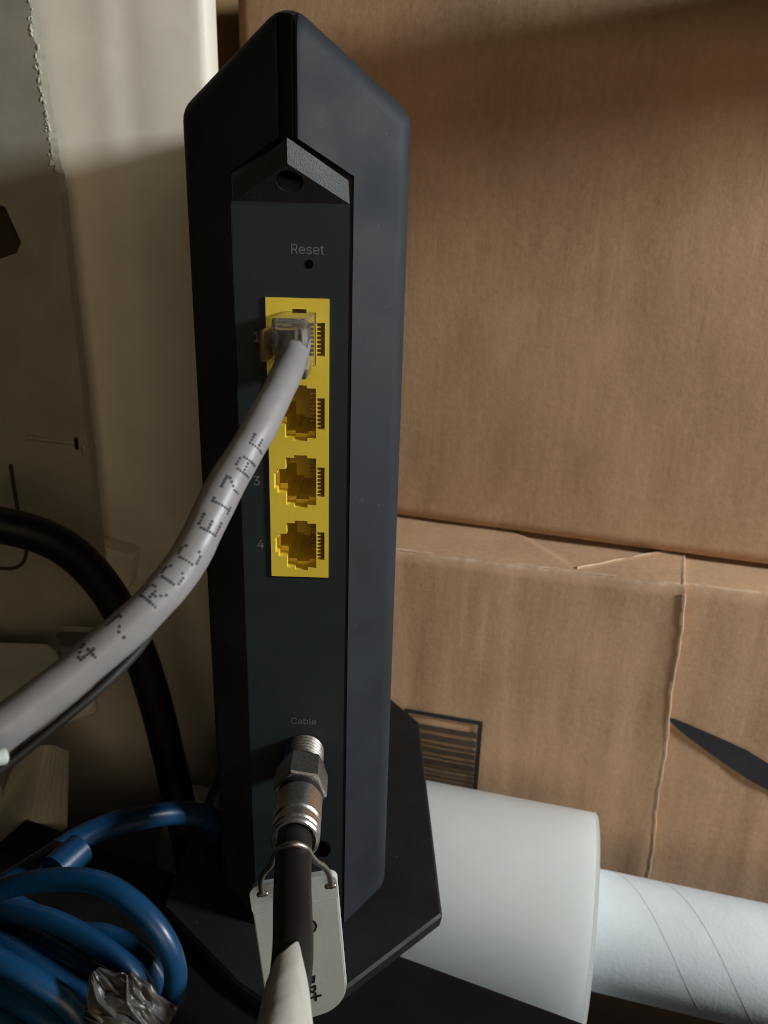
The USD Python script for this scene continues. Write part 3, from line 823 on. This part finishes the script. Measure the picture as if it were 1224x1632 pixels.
for xx in (PX1 - 0.9, PX1 - 2.1):
    obj("plug_rib", ball_hull([(xx, y, pc[2] + z) for y in (yo + 0.7, yo + 5) for z in (-PZ + 1.9, PZ - 2.2)], 0.32, 10), "greyplug", eth)
obj("strain_bar", ball_hull([(x, yo + 2.0, pc[2] + z) for x in (PX0 + 1, PX1 - 1) for z in (PZ - 1.9, PZ - 1.1)], 0.5, 10), "clear", eth)
ltch = ball_hull([(PX0 - 0.3, YP + 3, pc[2] + z) for z in (-1.6, 1.6)] + [(PX0 - 1.8, yo + 7, pc[2] + z) for z in (-2.6, 2.6)], 0.55, 12)
ltch2 = ball_hull([(PX0 - 1.8, yo + 7, pc[2] + z) for z in (-2.6, 2.6)] + [(PX0 - 2.3, yo + 3.5, pc[2] + z) for z in (-2.4, 2.4)], 0.6, 12)
obj("plug_latch", ltch + ltch2, "amber", eth, smooth=30)
obj("plug_contacts", m3.Manifold.compose([mbox(PX1 - 0.2, PX1 + 0.05, YP + 1, YP + 6, pc[2] - 3.2 + i * .86, pc[2] - 2.85 + i * .86) for i in range(8)]), "gold", eth, smooth=False)
ep = [np.array([px_c - 0.4, 159.0, pz[0] + 0.6]), np.array([px_c - 0.5, 154.0, pz[0] + 0.4]), at(473, 545, Z=147), at(463, 580, Z=140), at(440, 630, Z=133), at(394, 714, Z=126), at(357, 778, Z=123), at(328, 838, Z=120), at(292, 905, Z=117), at(228, 978, Z=113), at(120, 1072, Z=109), at(20, 1150, Z=106), at(-90, 1236, Z=103)]
ec = spline(ep, 16)
er = np.interp(np.arange(len(ec)), [0, 40, 100], [2.55, 2.7, 3.05])
obj("jacket", tube(ec, er, 40, 0.09, 4), "greyjacket", eth, smooth=True)
FONT = {"7": ["11111", "00001", "00010", "00100", "01000", "01000", "01000"], "R": ["11110", "10001", "10001", "11110", "10100", "10010", "10001"],
        "C": ["01110", "10001", "10000", "10000", "10000", "10001", "01110"], "E": ["11111", "10000", "10000", "11110", "10000", "10000", "11111"],
        "I": ["01110", "00100", "00100", "00100", "00100", "00100", "01110"], "A": ["01110", "10001", "10001", "11111", "10001", "10001", "10001"],
        "F": ["11111", "10000", "10000", "11110", "10000", "10000", "10000"], "4": ["00010", "00110", "01010", "10010", "11111", "00010", "00010"],
        "P": ["11110", "10001", "10001", "11110", "10000", "10000", "10000"]}
letters = [("4", 145, 1040, -.45), ("7", 192, 997, -.30), ("R", 236, 950, -.32), ("C", 268, 920, -.22), ("C", 291, 884, -.08), ("E", 322, 840, .18), ("I", 341, 810, .30), ("7", 357, 776, .36), ("A", 380, 746, .44), ("F", 403, 712, .50)]
tt, NN, BB = frames(ec)
proj = np.array([(612 + FP * (p @ _R) / (p @ _f), 816 - FP * (p @ _U) / (p @ _f)) for p in ec])
arc = np.concatenate([[0], np.cumsum(np.linalg.norm(np.diff(ec, axis=0), axis=1))])
jm = tube(ec, er, 40, 0.09, 4)
dots = []


def wob(p_axis, ring):
    return 1 + 0.09 * (meshkit.fbm((p_axis + ring * 3) * 0.16, 3, 4) - 0.5) * 2


for ch, lx, ly, lat in letters:
    i = int(np.argmin(np.hypot(proj[:, 0] - lx - 0, proj[:, 1] - ly))); s0 = arc[i]
    for row, line in enumerate(FONT[ch]):
        for col, on in enumerate(line):
            if on == "0" or rng.random() < 0.06: continue
            s_ = s0 - (col - 2) * 0.53                                     # reads towards the plug (the path runs away from it)
            c_ = np.array([np.interp(s_, arc, ec[:, k_]) for k_ in range(3)]); t_a = np.array([np.interp(s_, arc, tt[:, k_]) for k_ in range(3)]); t_a /= np.linalg.norm(t_a)
            vw = -ec[i] / np.linalg.norm(ec[i]); vw = vw - t_a * (vw @ t_a); vw /= np.linalg.norm(vw)
            la = np.cross(t_a, vw); la = la if la[0] > 0 else -la          # to the right in the picture
            phi = math.asin(lat) + (row - 3) * 0.172                       # tops to the left
            nr = math.cos(phi) * vw + math.sin(phi) * la
            sd = np.cross(t_a, nr)
            R_ = er[i] * wob(c_, nr) + 0.012
            k6 = np.linspace(0, 2 * math.pi, 9)[:-1]; rd = rng.uniform(0.22, 0.31)
            ring = c_ + nr * R_ + rd * (np.cos(k6)[:, None] * t_a + np.sin(k6)[:, None] * sd)
            v = np.vstack([ring, (c_ + nr * (R_ + 0.02))[None]])
            dots.append(trimesh.Trimesh(v, [[j, (j + 1) % 8, 8] for j in range(8)], process=False))
obj("printed_letters", trimesh.util.concatenate(dots), "fadedink", eth, smooth=False)

# thin dark cable that runs below the grey one, a white cable end at the frame's edge
dp = [at(-60, 1268, Z=109), at(20, 1212, Z=112), at(110, 1139, Z=115), at(180, 1078, Z=119), at(232, 1020, Z=125), at(262, 960, Z=134)]
obj("thin_black_cable", tube(spline(dp, 12), 0.8, 14), "oring", label="thin black cable along the underside of the grey ethernet cable", category="cable")
dp = [at(-70, 1222, Z=98), at(-30, 1213, Z=98), at(2, 1206, Z=99), at(13, 1203, Z=99.5)]
obj("white_cable_end", tube(spline(dp, 8), [1.1] * 20 + [1.0, 0.9, 0.8, 0.7, 0.4], 14), "tag", label="small white cable end at the lower left under the grey cable", category="cable end")

# ================================================================== BLACK POWER CABLE
bpx = [(-110, 842, 200), (-40, 834, 203), (30, 843, 208), (95, 868, 214), (148, 912, 221), (190, 972, 228), (222, 1040, 234), (248, 1120, 240), (270, 1210, 246), (290, 1300, 250), (304, 1370, 252), (312, 1440, 252)]
bc = spline([at(x, y, Z=Z) for x, y, Z in bpx], 12)
pk = obj("black_power_cable", tube(bc, 5.0, 28, 0.02, 6), "blackcable", smooth=True, label="thick black power cable arching down left of the router", category="power cable")

# ================================================================== BLUE CABLE COIL
coil = thing("blue_cable_coil", "coiled bright blue network cable bundled at the lower left corner", "cable coil", tuple(at(150, 1560, Z=165)))
BRAD = 1.95
strands = [
    [(-60, 1440, 140), (10, 1415, 138), (80, 1402, 136), (150, 1405, 134), (210, 1437, 132), (258, 1490, 131), (280, 1550, 132), (266, 1605, 135), (222, 1640, 140), (150, 1660, 146)],
    [(-70, 1428, 152), (0, 1446, 150), (60, 1468, 147), (130, 1500, 144), (190, 1530, 142), (228, 1570, 141), (232, 1612, 142), (190, 1650, 146)],
    [(-70, 1452, 146), (0, 1474, 144), (60, 1502, 142), (120, 1538, 140), (165, 1572, 139), (190, 1612, 140), (180, 1660, 142)],
    [(-70, 1480, 140), (0, 1505, 138), (50, 1535, 136), (105, 1570, 135), (150, 1600, 134), (190, 1650, 136)],
    [(-70, 1545, 136), (-10, 1570, 134), (40, 1600, 132), (85, 1636, 131), (130, 1680, 131)],
    [(-70, 1412, 158), (20, 1440, 156), (100, 1482, 153), (170, 1490, 151), (225, 1520, 150), (255, 1570, 150), (240, 1620, 150)],
    [(222, 1640, 141), (190, 1740, 160), (60, 1800, 178), (-80, 1760, 182), (-190, 1640, 176), (-180, 1520, 160), (-110, 1452, 146), (-60, 1444, 141)],
    [(190, 1650, 146), (150, 1760, 168), (20, 1790, 180), (-120, 1730, 180), (-200, 1600, 172), (-150, 1480, 156), (-70, 1430, 152)],
    [(-70, 1590, 138), (-20, 1612, 136), (20, 1640, 135), (60, 1690, 134)],
    [(-70, 1436, 143), (20, 1452, 142), (90, 1470, 141), (160, 1508, 139), (205, 1548, 138), (222, 1590, 138), (205, 1640, 140)],
    [(-70, 1500, 133), (0, 1532, 131), (60, 1566, 130), (110, 1602, 130), (150, 1660, 131)],
    [(-70, 1510, 150), (10, 1550, 148), (80, 1596, 146), (140, 1650, 145)],
]
for st in strands:
    obj("coil_turn", tube(spline([at(x, y, Z=Z) for x, y, Z in st], 14), BRAD, 24, 0.02, 8), "blue", coil, smooth=True)
TAILEND = [at(344, 1312, Z=219), np.array([-48.6, 190.0, -170.0]), np.array([-49.5, 236.0, -177.0])]
tail = [(-70, 1470, 170), (0, 1420, 172), (70, 1375, 176), (130, 1336, 184), (200, 1308, 196), (275, 1296, 206), (325, 1300, 213)]
obj("cable_tail", tube(spline([at(x, y, Z=Z) for x, y, Z in tail] + TAILEND, 14), 3.1, 24), "blue", coil, smooth=True)
p0, p1 = at(88, 1388, Z=170), at(128, 1352, Z=176)
obj("tail_sleeve", tube(spline([p0, (p0 + p1) / 2, p1], 8), 3.7, 24), "blue", coil, smooth=30)
# crumpled grey tie round the bundle
tie = thing("twist_tie", "crumpled grey plastic tie round the blue cable coil", "tie", tuple(at(180, 1600, Z=133)))
for kx, (pp, wv) in enumerate((([(150, 1548, 128), (170, 1580, 127), (205, 1615, 127), (230, 1660, 128)], 3.6), ([(135, 1612, 127), (175, 1612, 126), (215, 1622, 126), (262, 1648, 128)], 4.2), ([(206, 1552, 128), (220, 1585, 127), (238, 1612, 127), (262, 1634, 128)], 2.4))):
    c = spline([at(x, y, Z=Z) for x, y, Z in pp], 22)
    t, N, B = frames(c)
    vw = -c / np.linalg.norm(c, axis=1, keepdims=True); sd = np.cross(t, vw); sd /= np.linalg.norm(sd, axis=1, keepdims=True)
    u = np.linspace(-1, 1, 21)
    taper = np.clip(np.linspace(0.25, 2.5, len(c)), 0, 1)
    v = c[:, None] + sd[:, None] * (u[None, :, None] * (wv * taper)[:, None, None])
    gu, gs = np.meshgrid(u * wv * 1.1, np.linspace(0, 1, len(c)) * 2.2)
    v = v + vw[:, None] * ((meshkit.fbm(np.stack([gu, gs, gu * 0], -1), 3, 40 + kx) - 0.5) * 3.4)[..., None]
    n, m_ = len(c), len(u)
    vb = v - vw[:, None] * 0.35
    V = np.vstack([v.reshape(-1, 3), vb.reshape(-1, 3)]); o = n * m_
    i, j = np.meshgrid(np.arange(n - 1), np.arange(m_ - 1), indexing="ij")
    q = np.stack([i * m_ + j, i * m_ + j + 1, (i + 1) * m_ + j + 1, (i + 1) * m_ + j], -1).reshape(-1, 4)
    bd = np.array(list(range(m_)) + [r_ * m_ + m_ - 1 for r_ in range(1, n)] + [(n - 1) * m_ + r_ for r_ in range(m_ - 2, -1, -1)] + [r_ * m_ for r_ in range(n - 2, 0, -1)]); b2 = np.roll(bd, -1)
    F = np.vstack([q[:, [0, 1, 2]], q[:, [0, 2, 3]], q[:, [2, 1, 0]] + o, q[:, [3, 2, 0]] + o, np.stack([bd, bd + o, b2 + o], 1), np.stack([bd, b2 + o, b2], 1)])
    mm_ = trimesh.Trimesh(V, F, process=False); mm_.fix_normals()
    obj("tie_strip", mm_, "foil", tie, smooth=25)
